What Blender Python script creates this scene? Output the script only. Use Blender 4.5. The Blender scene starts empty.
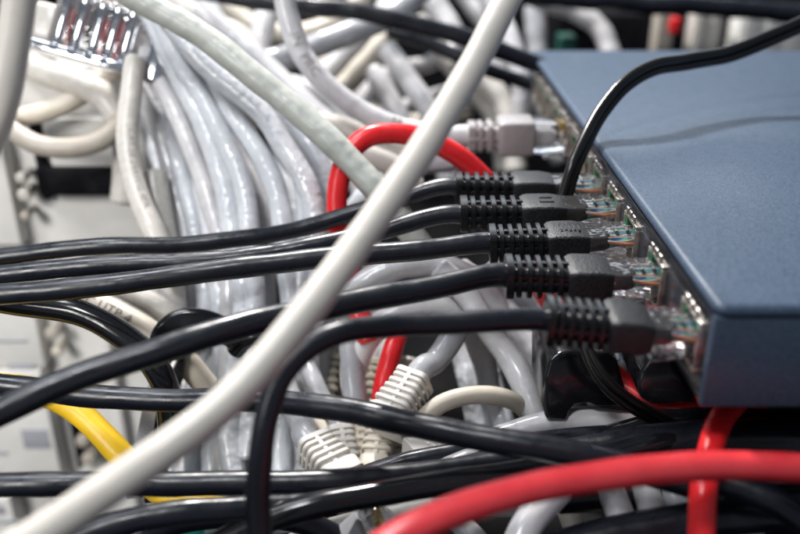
import bpy, bmesh, math, random
from mathutils import Vector, Matrix, noise

# ---------------------------------------------------------------- units, camera, light
S = 0.00075                      # one authoring unit in metres
H = 420.0                        # camera height in units above the shelf floor
TH = math.radians(25.0)
CT, ST = math.cos(TH), math.sin(TH)
F = 845.0
sc = bpy.context.scene
COL = sc.collection

def P(px, py, D):
    """point at distance D (units, along the lens axis) seen at photo position px,py"""
    x = (px - 400.0) / F * D
    v = (267.0 - py) / F * D
    return Vector((x, D * CT + v * ST, H - D * ST + v * CT))

def PY(px, py, Y):
    vv = (267.0 - py) / F
    return P(px, py, Y / (CT + vv * ST))

def PZ(px, py, Z):
    vv = (267.0 - py) / F
    return P(px, py, (H - Z) / (ST - vv * CT))

cam_d = bpy.data.cameras.new('camera')
cam = bpy.data.objects.new('camera', cam_d)
COL.objects.link(cam)
cam.location = (0, 0, H * S)
cam.rotation_euler = (math.radians(90) - TH, 0, 0)
cam_d.sensor_width = 36.0
cam_d.lens = F / 800.0 * 36.0
cam_d.clip_start = 0.005
cam_d.clip_end = 20.0
cam_d.dof.use_dof = True
cam_d.dof.focus_distance = 292 * S
cam_d.dof.aperture_fstop = 8.5
sc.camera = cam

sc.view_settings.view_transform = 'Standard'
sc.view_settings.look = 'None'
sc.view_settings.exposure = 0.08
sc.view_settings.gamma = 1.0

w = bpy.data.worlds.new("World")
sc.world = w
w.use_nodes = True
bg = w.node_tree.nodes['Background']
bg.inputs[0].default_value = (0.74, 0.85, 1.0, 1)
bg.inputs[1].default_value = 0.21

def area(name, loc, target, size, power, color, shape='SQUARE', size_y=None):
    d = bpy.data.lights.new(name, 'AREA')
    d.energy = power
    d.color = color
    d.size = size * S
    if size_y:
        d.shape = 'RECTANGLE'; d.size_y = size_y * S
    o = bpy.data.objects.new(name, d)
    COL.objects.link(o)
    o.location = Vector(loc) * S
    dirv = (Vector(target) - Vector(loc))
    o.rotation_euler = dirv.to_track_quat('-Z', 'Y').to_euler()
    return o
area('key_lamp', (-150, 820, 1000), (60, 330, 280), 75, 8.0, (1.0, 0.965, 0.93))
area('side_softbox', (-420, 420, 1050), (-60, 350, 250), 240, 2.1, (0.90, 0.94, 1.0))
area('upper_softbox', (-260, -60, 1000), (20, 300, 240), 130, 1.7, (0.97, 0.98, 1.0))
fs = area('front_softbox', (-430, -120, 560), (-260, 452, 90), 200, 0.42, (1.0, 0.98, 0.95))
fs.data.spread = math.radians(65)
area('back_softbox', (120, 1040, 640), (120, 330, 290), 700, 0.55, (0.84, 0.92, 1.0), size_y=190)

# ---------------------------------------------------------------- materials
MATS = {}
def mat(name, base, rough=0.4, metal=0.0, spec=0.5, coat=0.0, trans=0.0, ior=1.45,
        bump=None, mott=None, rvar=0.0, emit=None, sub=0.0, stain=None):
    """bump=(scale, strength, dist) mott=(scale, other colour, amount)"""
    m = bpy.data.materials.new(name)
    m.use_nodes = True
    nt = m.node_tree
    b = nt.nodes['Principled BSDF']
    b.inputs['Base Color'].default_value = (*base, 1)
    b.inputs['Roughness'].default_value = rough
    b.inputs['Metallic'].default_value = metal
    b.inputs['Specular IOR Level'].default_value = spec
    b.inputs['Coat Weight'].default_value = coat
    b.inputs['Coat Roughness'].default_value = 0.15
    b.inputs['Transmission Weight'].default_value = trans
    b.inputs['IOR'].default_value = ior
    if sub:
        b.inputs['Subsurface Weight'].default_value = sub
        b.inputs['Subsurface Radius'].default_value = (1, .9, .8)
        b.inputs['Subsurface Scale'].default_value = 0.0012
    tc = nt.nodes.new('ShaderNodeTexCoord')
    def nz(scale, detail=3.0, rough_=0.55):
        n = nt.nodes.new('ShaderNodeTexNoise')
        n.inputs['Scale'].default_value = scale / S / 1.0
        n.inputs['Detail'].default_value = detail
        n.inputs['Roughness'].default_value = rough_
        nt.links.new(tc.outputs['Object'], n.inputs['Vector'])
        return n
    if mott:
        n = nz(mott[0])
        r = nt.nodes.new('ShaderNodeMapRange')
        r.inputs['From Min'].default_value = 0.38
        r.inputs['From Max'].default_value = 0.68
        r.inputs['To Max'].default_value = mott[2]
        nt.links.new(n.outputs['Fac'], r.inputs['Value'])
        mx = nt.nodes.new('ShaderNodeMix'); mx.data_type = 'RGBA'
        mx.inputs['A'].default_value = (*base, 1)
        mx.inputs['B'].default_value = (*mott[1], 1)
        nt.links.new(r.outputs['Result'], mx.inputs['Factor'])
        last = mx.outputs['Result']
        if stain:
            n2 = nz(stain[0], 2.0)
            r2 = nt.nodes.new('ShaderNodeMapRange')
            r2.inputs['From Min'].default_value = stain[3]
            r2.inputs['From Max'].default_value = stain[3] + 0.08
            r2.inputs['To Max'].default_value = stain[2]
            nt.links.new(n2.outputs['Fac'], r2.inputs['Value'])
            mx2 = nt.nodes.new('ShaderNodeMix'); mx2.data_type = 'RGBA'
            nt.links.new(last, mx2.inputs['A'])
            mx2.inputs['B'].default_value = (*stain[1], 1)
            nt.links.new(r2.outputs['Result'], mx2.inputs['Factor'])
            last = mx2.outputs['Result']
        nt.links.new(last, b.inputs['Base Color'])
    if rvar:
        n = nz(0.12, 4)
        r = nt.nodes.new('ShaderNodeMapRange')
        r.inputs['From Min'].default_value = 0.3
        r.inputs['From Max'].default_value = 0.7
        r.inputs['To Min'].default_value = max(0.02, rough - rvar)
        r.inputs['To Max'].default_value = rough + rvar
        nt.links.new(n.outputs['Fac'], r.inputs['Value'])
        nt.links.new(r.outputs['Result'], b.inputs['Roughness'])
    if bump:
        n = nz(bump[0], 4 if bump[0] > .5 else 1.0, 0.5)
        bp = nt.nodes.new('ShaderNodeBump')
        bp.inputs['Strength'].default_value = bump[1]
        bp.inputs['Distance'].default_value = bump[2] * S
        nt.links.new(n.outputs['Fac'], bp.inputs['Height'])
        nt.links.new(bp.outputs['Normal'], b.inputs['Normal'])
    if emit:
        b.inputs['Emission Color'].default_value = (*emit[0], 1)
        b.inputs['Emission Strength'].default_value = emit[1]
    MATS[name] = m
    return m

mat('black_pvc', (.007, .009, .015), .31, spec=.55, rvar=.10, bump=(.16, .3, .7), mott=(1.2, (.008, .008, .011), .6))
mat('black_gloss', (.006, .006, .008), .16, spec=.6, bump=(.2, .15, .5), mott=(1.5, (.018, .018, .02), .5))
mat('black_cord', (.008, .007, .007), .26, spec=.5, bump=(.1, .2, .8))
mat('black_boot', (.006, .006, .007), .25, spec=.5, rvar=.06, bump=(1.6, .35, .08), mott=(2.5, (.012, .012, .014), .6))
mat('black_matt', (.008, .008, .009), .38, spec=.5, bump=(1.6, .9, .30), mott=(1.6, (.03, .03, .033), .8))
mat('cream_pvc', (.68, .63, .56), .33, bump=(.12, .3, .9), mott=(.05, (.56, .53, .48), .7), rvar=.08, sub=.05)
mat('ivory_pvc', (.55, .525, .485), .30, bump=(.16, .4, .9), mott=(.3, (.44, .41, .37), .6), rvar=.08)
mat('pale_green_pvc', (.50, .515, .47), .34, bump=(.14, .7, 1.2), mott=(.2, (.41, .42, .38), .6), rvar=.08)
mat('blue_white_pvc', (.60, .62, .65), .20, spec=.7, bump=(.22, .8, .9), mott=(.12, (.46, .485, .52), .7), rvar=.10)
mat('white_pvc', (.60, .59, .595), .22, spec=.7, bump=(.14, .6, .9), mott=(.10, (.42, .41, .43), .65), rvar=.10)
mat('grey_pvc', (.36, .365, .385), .26, spec=.6, bump=(.12, .4, 1.2), mott=(.1, (.28, .28, .30), .6), rvar=.08)
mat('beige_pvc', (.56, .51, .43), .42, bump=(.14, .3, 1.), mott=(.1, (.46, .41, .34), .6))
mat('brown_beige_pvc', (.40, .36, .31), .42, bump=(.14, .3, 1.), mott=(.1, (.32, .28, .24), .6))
mat('beige_boot', (.60, .55, .46), .42, bump=(1.2, .3, .2), mott=(.3, (.50, .45, .37), .6))
mat('white_boot', (.60, .575, .54), .40, bump=(1.2, .3, .2), mott=(.3, (.60, .57, .52), .5))
mat('red_pvc', (.80, .022, .026), .28, spec=.5, bump=(.14, .3, .9), mott=(.1, (.62, .012, .018), .7), rvar=.08)
mat('red_coral_pvc', (.90, .055, .065), .27, spec=.8, coat=.4, bump=(.12, .3, 1.), mott=(.08, (.74, .025, .035), .7), rvar=.08)
mat('yellow_pvc', (.80, .50, .02), .40, bump=(.14, .3, 1.), mott=(.1, (.74, .44, .015), .6))
mat('green_plastic', (.008, .06, .045), .4)
mat('teal_plastic', (.02, .42, .34), .4)
mat('housing_blue', (.026, .052, .080), .40, metal=.0, spec=.40, rvar=.04, bump=(2.2, .35, .14), mott=(1.9, (.088, .112, .172), 1.0))
mat('bezel', (.05, .055, .07), .22, metal=.55, bump=(.3, .3, .4), mott=(.25, (.10, .09, .09), .6))
mat('shield_metal', (.62, .58, .53), .28, metal=.9, bump=(.5, .4, .4), mott=(.35, (.30, .26, .24), .8))
mat('pin_gold', (.80, .60, .25), .25, metal=1.0)
mat('socket_dark', (.012, .012, .014), .45)
mat('led_green', (.015, .13, .05), .25, spec=.6)
mat('led_lit', (.02, .16, .10), .25, spec=.6)
mat('clear_plastic', (.93, .93, .95), .06, trans=1.0, ior=1.46, bump=(.25, .5, .6))
mat('clear_smoky', (.74, .70, .69), .05, trans=.96, ior=1.5, spec=.8, bump=(.28, .5, .9))
mat('grey_plug', (.33, .31, .31), .36, mott=(.3, (.28, .26, .26), .6), bump=(.4, .3, .4))
mat('chrome', (.72, .73, .76), .12, metal=1.0, bump=(.12, .4, .8), mott=(.2, (.45, .46, .50), .6))
mat('steel_grey', (.30, .30, .31), .42, metal=.7, bump=(3, .5, .15), mott=(2.5, (.42, .42, .43), .6))
mat('panel_white', (.66, .645, .62), .5, bump=(.6, .3, .3), mott=(.04, (.56, .545, .51), .9))
mat('panel_shadowed', (.58, .56, .52), .55, mott=(.05, (.50, .48, .44), .7), bump=(.5, .2, .3))
mat('slot_grey', (.30, .31, .34), .5, mott=(.3, (.25, .25, .28), .6))
mat('dark_metal', (.005, .005, .006), .6, spec=.05, mott=(.1, (.014, .014, .017), .7), bump=(.5, .3, .3))
mat('floor_dark', (.006, .006, .007), .6, spec=.05, mott=(.03, (.016, .015, .015), .8), bump=(.3, .4, .5))
mat('ink_grey', (.20, .19, .19), .6, mott=(2.0, (.42, .41, .40), .8))
mat('ink_dark', (.05, .045, .04), .6, mott=(2.0, (.30, .27, .22), .7))
mat('ink_blue', (.10, .20, .42), .6, mott=(2.0, (.35, .45, .60), .6))
mat('ink_black', (.015, .015, .015), .6)
mat('wire_orange', (.75, .25, .08), .4)
mat('wire_blue', (.05, .22, .62), .4)
mat('wire_teal', (.02, .50, .42), .4)
mat('wire_brown', (.22, .10, .05), .4)
mat('wire_pale', (.80, .78, .76), .4)

# ---------------------------------------------------------------- object helpers
def tag(o, label=None, cat=None, group=None, kind=None):
    if label: o['label'] = label
    if cat: o['category'] = cat
    if group: o['group'] = group
    if kind: o['kind'] = kind
    return o

def base_of(verts):
    n = len(verts)
    return Vector((sum(v.x for v in verts) / n, sum(v.y for v in verts) / n, min(v.z for v in verts)))

def make(name, verts, faces, material, parent=None, smooth=True, auto=None, org=None):
    """verts in authoring units, world space"""
    if parent is not None:
        off = Vector(parent['_o'])
    else:
        off = org if org is not None else base_of(verts)
    me = bpy.data.meshes.new(name)
    me.from_pydata([tuple((v - off) * S) for v in verts], [], faces)
    me.validate()
    bm = bmesh.new(); bm.from_mesh(me)
    bmesh.ops.recalc_face_normals(bm, faces=bm.faces)
    if smooth:
        lim = math.radians(auto if auto else 40)
        for f in bm.faces: f.smooth = True
        for e in bm.edges:
            if len(e.link_faces) == 2 and e.calc_face_angle(0) > lim: e.smooth = False
    bm.to_mesh(me); bm.free()
    me.materials.append(MATS[material])
    o = bpy.data.objects.new(name, me)
    COL.objects.link(o)
    if parent is not None:
        o.parent = parent
        o.location = (0, 0, 0) if not parent.get('_part') else (0, 0, 0)
    else:
        o.location = off * S
    o['_o'] = list(off)
    return o

def empty(name, at, label, cat, group=None, kind=None):
    o = bpy.data.objects.new(name, None)
    COL.objects.link(o)
    o.empty_display_size = 0.005
    o.location = at * S
    o['_o'] = list(at)
    tag(o, label, cat, group, kind)
    return o

class MB:
    """collects shapes into one mesh"""
    def __init__(s): s.v = []; s.f = []
    def add(s, v, f):
        n = len(s.v); s.v += v; s.f += [tuple(i + n for i in q) for q in f]; return s
    def box(s, c, ax, ay, az, b=0.0):
        """box centred on c with half-axis vectors; b bevel in units"""
        if b <= 0:
            vs = [c + i * ax + j * ay + k * az for k in (-1, 1) for j in (-1, 1) for i in (-1, 1)]
            return s.add(vs, [(0, 1, 3, 2), (4, 6, 7, 5), (0, 4, 5, 1), (2, 3, 7, 6), (0, 2, 6, 4), (1, 5, 7, 3)])
        bm = bmesh.new()
        lx, ly, lz = ax.length, ay.length, az.length
        M = Matrix((ax / lx, ay / ly, az / lz)).transposed()
        bmesh.ops.create_cube(bm, size=2)
        for v in bm.verts: v.co = Vector((v.co.x * lx, v.co.y * ly, v.co.z * lz))
        bmesh.ops.bevel(bm, geom=list(bm.edges), offset=min(b, lx * .9, ly * .9, lz * .9), segments=3, profile=.5, affect='EDGES')
        bm.verts.index_update()
        v = [c + M @ q.co for q in bm.verts]
        f = [tuple(q.index for q in fc.verts) for fc in bm.faces]
        bm.free()
        return s.add(v, f)
    def loft(s, rings, cap=True):
        n = len(rings[0]); v = [p for r in rings for p in r]; f = []
        for i in range(len(rings) - 1):
            for j in range(n):
                a = i * n + j; b = i * n + (j + 1) % n
                f.append((a, b, b + n, a + n))
        if cap:
            f.append(tuple(reversed(range(n)))); f.append(tuple((len(rings) - 1) * n + j for j in range(n)))
        return s.add(v, f)
    def build(s, name, material, parent=None, **k):
        return make(name, s.v, s.f, material, parent, **k)

def spline(pts, step=2.2):
    """Catmull-Rom through pts -> evenly spaced samples"""
    p = [pts[0] * 2 - pts[1]] + list(pts) + [pts[-1] * 2 - pts[-2]]
    dense = []
    for i in range(1, len(p) - 2):
        p0, p1, p2, p3 = p[i - 1], p[i], p[i + 1], p[i + 2]
        t0 = 0; t1 = t0 + max((p1 - p0).length, 1e-3) ** .5
        t2 = t1 + max((p2 - p1).length, 1e-3) ** .5; t3 = t2 + max((p3 - p2).length, 1e-3) ** .5
        N = 24
        for k in range(N):
            t = t1 + (t2 - t1) * k / N
            A1 = p0 * ((t1 - t) / (t1 - t0)) + p1 * ((t - t0) / (t1 - t0))
            A2 = p1 * ((t2 - t) / (t2 - t1)) + p2 * ((t - t1) / (t2 - t1))
            A3 = p2 * ((t3 - t) / (t3 - t2)) + p3 * ((t - t2) / (t3 - t2))
            B1 = A1 * ((t2 - t) / (t2 - t0)) + A2 * ((t - t0) / (t2 - t0))
            B2 = A2 * ((t3 - t) / (t3 - t1)) + A3 * ((t - t1) / (t3 - t1))
            dense.append(B1 * ((t2 - t) / (t2 - t1)) + B2 * ((t - t1) / (t2 - t1)))
    dense.append(pts[-1].copy())
    out = [dense[0]]; acc = 0
    for a, b in zip(dense, dense[1:]):
        L = (b - a).length
        while L > 0 and acc + L >= step:
            a = a + (b - a) * ((step - acc) / L); out.append(a.copy()); L = (b - a).length; acc = 0
        acc += L
    if (out[-1] - dense[-1]).length > .3: out.append(dense[-1])
    return out

def frames(sm):
    T = []
    for i in range(len(sm)):
        a = sm[max(0, i - 1)]; b = sm[min(len(sm) - 1, i + 1)]
        T.append((b - a).normalized())
    n = T[0].orthogonal().normalized()
    N = []
    for t in T:
        n = (n - t * n.dot(t)).normalized(); N.append(n)
    return T, N

def tube(mb, sm, r, seed=0, wob=.03, lump=0.0, n=18, rfun=None):
    rnd = random.Random(seed); a1, a2, a3 = [rnd.uniform(0, 6.28) for _ in range(3)]
    T, N = frames(sm); rings = []; s = 0
    for i, c in enumerate(sm):
        if i: s += (sm[i] - sm[i - 1]).length
        B = T[i].cross(N[i])
        rr = r * (1 + wob * .5 * math.sin(s * .13 / 1 + a1) + wob * .5 * math.sin(s * .31 + a2))
        if lump: rr *= 1 + lump * max(-1, min(1, 1.6 * math.sin(s * .17 + 1.5 * math.sin(s * .045 + a3) + a2)))
        if rfun: rr *= rfun(s)
        rings.append([])
        for j in range(n):
            th = 2 * math.pi * j / n
            q = rr * (1 + (lump * .8) * math.sin(2 * th + s * .09 + a1) + lump * .4 * math.sin(3 * th - s * .15 + a3))
            rings[-1].append(c + (N[i] * math.cos(th) + B * math.sin(th)) * q)
    # rounded ends
    def endring(k, c, t, f, d): return [c + (p - c) * f + t * d for p in rings[k]]
    rings = [endring(0, sm[0], T[0], .75, -r * .28)] + rings + [endring(-1, sm[-1], T[-1], .75, r * .28)]
    mb.loft(rings)

def jitter(sm, amp, seed):
    rnd = random.Random(seed + 77); o = Vector((rnd.uniform(0, 99), rnd.uniform(0, 99), seed * 3.1))
    out = []; s = 0
    for i, c in enumerate(sm):
        if i: s += (sm[i] - sm[i - 1]).length
        d = Vector([noise.noise(o + Vector((s * .035, k * 17.3, 0))) for k in range(3)])
        out.append(c + d * amp)
    return out

def pts3(pts):
    return [P(*p) if len(p) == 3 else p[0] for p in pts]

SEED = [1]
CABLES = {}
def cable(name, label, material, r, pts, group=None, cat='cable', wob=.03, lump=0., amp=1.2, parent=None, n=18, key=None):
    SEED[0] += 1
    sm = jitter(spline(pts3(pts)), amp, SEED[0])
    mb = MB(); tube(mb, sm, r, SEED[0], wob, lump, n)
    o = mb.build(name, material, parent)
    if parent is None: tag(o, label, cat, group)
    o_sm = sm
    if key: CABLES[key] = (o, sm, r)
    return o, sm

CAMV = Vector((0, 0, H))
def text_on(parent, sm, r, text, size, s0, phi=0.0, material='ink_grey', flip=False, name='print', squash=1.0):
    """letters wrapped round a cable as a thin printed layer"""
    cu = bpy.data.curves.new('t', 'FONT'); cu.body = text; cu.size = size; cu.resolution_u = 3; cu.space_character = 1.05
    to = bpy.data.objects.new('t', cu); COL.objects.link(to)
    bpy.context.view_layer.update()
    me = bpy.data.meshes.new_from_object(to)
    bpy.data.objects.remove(to); bpy.data.curves.remove(cu)
    bm = bmesh.new(); bm.from_mesh(me); bpy.data.meshes.remove(me)
    h = size * .72
    for k in range(1, 6):
        g = list(bm.verts) + list(bm.edges) + list(bm.faces)
        bmesh.ops.bisect_plane(bm, geom=g, plane_co=(0, h * k / 6, 0), plane_no=(0, 1, 0))
    T, N = frames(sm)
    cum = [0]
    for a, b in zip(sm, sm[1:]): cum.append(cum[-1] + (b - a).length)
    vs = []
    for v in bm.verts:
        u = v.co.x * squash; w_ = v.co.y - h / 2
        if flip: u = -u; w_ = -w_
        s = s0 + u
        i = 0
        while i < len(cum) - 2 and cum[i + 1] < s: i += 1
        f = (s - cum[i]) / max(1e-4, cum[i + 1] - cum[i])
        c = sm[i].lerp(sm[i + 1], f); t = T[i].lerp(T[i + 1], max(0, min(1, f))).normalized()
        nn = (CAMV - c); nn = (nn - t * nn.dot(t)).normalized()
        bb = nn.cross(t)
        a = phi + w_ / r
        vs.append(c + (nn * math.cos(a) + bb * math.sin(a)) * (r * 1.035 + .05))
    bm.verts.index_update()
    fs = [tuple(q.index for q in fc.verts) for fc in bm.faces]
    bm.free()
    return make(name, vs, fs, material, parent, smooth=False)

def rrect(c, ay, az, hw, hh, rad, n=5):
    """rounded rectangle ring in plane ay,az"""
    out = []
    rad = min(rad, hw * .98, hh * .98)
    for (sx, sy, a0) in ((1, 1, 0), (-1, 1, 90), (-1, -1, 180), (1, -1, 270)):
        for k in range(n):
            a = math.radians(a0 + 90 * k / (n - 1))
            out.append(c + ay * (sx * (hw - rad) + rad * math.cos(a)) + az * (sy * (hh - rad) + rad * math.sin(a)))
    return out

def boot(parent, a, b, w0, h0, w1, h1, ribs, material, up=Vector((0, 0, 1)), name='strain_relief_boot', core=.74, collar=True, spine=True):
    """ribbed strain relief from a (cable end) to b (plug end)"""
    t = (b - a); L = t.length; t = t / L
    ay = up.cross(t).normalized(); az = t.cross(ay).normalized()
    mb = MB()
    mb.loft([rrect(a + t * L * k, ay, az, (w0 + (w1 - w0) * k) * core / 2, (h0 + (h1 - h0) * k) * core / 2, 1.9) for k in (0.02, .5, 1)])
    pitch = L / (ribs + .35)
    for i in range(ribs):
        th = pitch * (.56 if not (i == 0 and collar) else .8)
        k = (i * pitch) / L
        s0 = i * pitch
        W = (w0 + (w1 - w0) * k) / 2; Hh = (h0 + (h1 - h0) * k) / 2
        if i == 0 and collar: W *= 1.05; Hh *= 1.05
        e = .28
        rg = []
        for (d, sh) in ((0, e), (e, 0), (th - e, 0), (th, e)):
            rg.append(rrect(a + t * (s0 + d), ay, az, W - sh, Hh - sh, 2.4))
        mb.loft(rg)
    if spine:
        c = a.lerp(b, .5)
        mb.box(c + ay * 0, t * L * .48, ay * (w0 + w1) / 4 * .93, az * .8, .3)
        mb.box(c, t * L * .48, ay * .9, az * (h0 + h1) / 4 * .93, .3)
    return mb.build(name, material, parent, auto=35)

# ---------------------------------------------------------------- setting
def setting():
    o = MB().box(Vector((0, 900, -6)), Vector((1500, 0, 0)), Vector((0, 1300, 0)), Vector((0, 0, 6))).build('shelf_floor', 'floor_dark', smooth=False)
    tag(o, 'dark shelf floor under the tangle of cables', kind='structure')
    o = MB().box(Vector((0, 1120, 150)), Vector((1500, 0, 0)), Vector((0, 8, 0)), Vector((0, 0, 150))).build('back_wall', 'dark_metal', smooth=False)
    tag(o, 'dark back wall of the cabinet', kind='structure')
setting()

# ---------------------------------------------------------------- network switch
XF = 79.4; YN = 187.0; YR = 525.0; ZT = H - 98.2; ZB = ZT - 30.5; XR = 420.0
def build_switch():
    root = empty('network_switch', Vector((250, 356, ZB - 3)), 'blue grey speckled metal network switch with the black cables plugged in its side', 'network switch')
    X0 = XF
    # lid: top sheet with rounded edges, folded down over near and far side
    cx, cy = (X0 + XR) / 2, (YN + YR) / 2
    hx, hy = (XR - X0) / 2, (YR - YN) / 2
    mb = MB()
    rings = []
    prof = [(1.7, 0), (1.0, -.2), (.4, -.7), (.06, -1.3), (0, -1.9)]
    ex, ey = Vector((1, 0, 0)), Vector((0, 1, 0))
    def ring(inset, z, rad, dx=0):
        c = Vector((cx, cy, ZT + z))
        rr = rrect(c, ex, ey, hx - inset, hy - inset, rad, 6)
        return [p + Vector((dx * max(0, (cx - p.x) / hx), 0, 0)) for p in rr]
    mb.loft([ring(i, z, max(.6, 3.2 - i)) for i, z in prof] + [ring(0.0, -2.3, 3.2), ring(1.3, -2.6, 2)])
    mb.build('lid', 'housing_blue', root, auto=60)
    # body walls below the lid: near, far, right; port side left open
    wb = MB()
    zc = (ZT - 3.3 + ZB) / 2; hz = (ZT - 3.3 - ZB) / 2
    def wall(x0, x1, y0, y1, b=.7):
        wb.box(Vector(((x0 + x1) / 2, (y0 + y1) / 2, zc)), Vector(((x1 - x0) / 2, 0, 0)), Vector((0, (y1 - y0) / 2, 0)), Vector((0, 0, hz)), b)
    wall(X0 + .3, XR - .6, YN + .5, YN + 3.5)
    wall(X0 + .3, XR - .6, YR - 3.5, YR - .5)
    wall(XR - 3.6, XR - .7, YN + 3.4, YR - 3.4)
    wb.box(Vector((cx, cy, ZB + .9)), Vector((hx - 1.5, 0, 0)), Vector((0, hy - 3.6, 0)), Vector((0, 0, .8)))
    wb.box(Vector((cx, cy, ZT - 5.2)), Vector((hx - 6, 0, 0)), Vector((0, hy - 6, 0)), Vector((0, 0, .8)))
    wb.build('body', 'housing_blue', root, auto=35)
    # bezel strips on the port side, with dividers between the sockets
    YS = [P(400 + XF * F / D, y, D).y for D, y in ((231, 325), (263, 272), (292, 235), (316, 206), (339, 183))]
    yl = YS + [YS[-1] + 25, YS[-1] + 49.5, YS[-1] + 74, YS[-1] + 99, YS[-1] + 124, YS[-1] + 149, YS[-1] + 172]
    zc_p = ZT - 16.5
    ow, oh = 8.2, 7.6      # socket half width and height
    bz = MB()
    xb0, xb1 = X0 + .9, X0 + 3.2
    def strip(y0, y1, z0, z1):
        bz.box(Vector(((xb0 + xb1) / 2, (y0 + y1) / 2, (z0 + z1) / 2)), Vector(((xb1 - xb0) / 2, 0, 0)), Vector((0, (y1 - y0) / 2, 0)), Vector((0, 0, (z1 - z0) / 2)), .3)
    strip(YN + 3.6, YR - 3.6, zc_p + oh + .1, ZT - 4.4)
    strip(YN + 3.6, YR - 3.6, ZB + .2, zc_p - oh - .1)
    edges = [YN + 3.6]
    for y in yl: edges += [y - ow, y + ow]
    edges.append(YR - 3.6)
    for i in range(0, len(edges), 2):
        if edges[i + 1] - edges[i] > .8: strip(edges[i] + .05, edges[i + 1] - .05, zc_p - oh, zc_p + oh)
    bz.build('bezel', 'bezel', root, auto=35)
    rnd = random.Random(4)
    for k, y in enumerate(yl):
        # metal shielded frame
        fr = MB()
        x0 = X0 - .6
        for (yy, zz, hy_, hz_) in ((y, zc_p + oh - .6, ow, .6), (y, zc_p - oh + .6, ow, .6), (y - ow + .6, zc_p, .6, oh - 1.25), (y + ow - .6, zc_p, .6, oh - 1.25)):
            fr.box(Vector((x0 + 4.5, yy, zz)), Vector((4.5, 0, 0)), Vector((0, hy_, 0)), Vector((0, 0, hz_)), .25)
        # spring fingers
        for dy in (-4.2, 0, 4.2):
            fr.box(Vector((x0 + .2, y + dy, zc_p + oh + 1.2)), Vector((.25, 0, .12)), Vector((0, 1.3, 0)), Vector((-.15, 0, 1.3)), .1)
        so = fr.build('socket', 'shield_metal', root, auto=35)
        cv = MB()
        xc = x0 + 20
        cv.box(Vector((xc, y, zc_p)), Vector((.5, 0, 0)), Vector((0, ow - 1.3, 0)), Vector((0, 0, oh - 1.3)))
        for sgn in (-1, 1):
            cv.box(Vector((x0 + 11, y + sgn * (ow - 1.7), zc_p)), Vector((8.4, 0, 0)), Vector((0, .35, 0)), Vector((0, 0, oh - 1.3)))
            cv.box(Vector((x0 + 11, y, zc_p + sgn * (oh - 1.7))), Vector((8.4, 0, 0)), Vector((0, ow - 2.1, 0)), Vector((0, 0, .35)))
        cv.build('cavity', 'socket_dark', so, smooth=False)
        pn = MB()
        for q in range(8):
            yy = y - 4.4 + q * 1.25
            pn.box(Vector((x0 + 9, yy, zc_p + 3.6)), Vector((6, 0, -1.6)), Vector((0, .28, 0)), Vector((0, 0, .2)))
        pn.build('contact_pins', 'pin_gold', so, smooth=False)
        for sgn, mm in ((1, 'led_green'), (-1, 'led_lit')):
            ld = MB().box(Vector((X0 + 1.2, y + sgn * (ow - 2.9), zc_p + oh - 2.8)), Vector((1.6, 0, 0)), Vector((0, 1.7, 0)), Vector((0, 0, 1.5)), .3)
            ld.build('indicator_light', mm, root)
    # rubber feet
    for (x, y) in ((X0 + 20, YN + 18), (X0 + 20, YR - 18), (XR - 20, YN + 18), (XR - 20, YR - 18)):
        ft = MB(); n = 20
        ft.loft([[Vector((x + r_ * math.cos(6.2832 * j / n), y + r_ * math.sin(6.2832 * j / n), z)) for j in range(n)] for r_, z in ((6, ZB + .05), (6, ZB - 2), (5, ZB - 3))])
        ft.build('foot', 'black_boot', root)
    return yl, zc_p
YL, ZC = build_switch()

def build_bay():
    # dark cabinet the switch stands on
    root = empty('equipment_cabinet', Vector((260, 380, 0)), 'black metal equipment case under the blue grey network switch', 'equipment case')
    zt = ZB - 3.0
    MB().box(Vector((275, 395, zt - 9)), Vector((165, 0, 0)), Vector((0, 165, 0)), Vector((0, 0, 9)), 2).build('top_panel', 'dark_metal', root)
    MB().box(Vector((290, 400, (zt - 18.2) / 2)), Vector((150, 0, 0)), Vector((0, 155, 0)), Vector((0, 0, (zt - 18.2) / 2)), 2).build('case_body', 'dark_metal', root)
build_bay()

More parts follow.
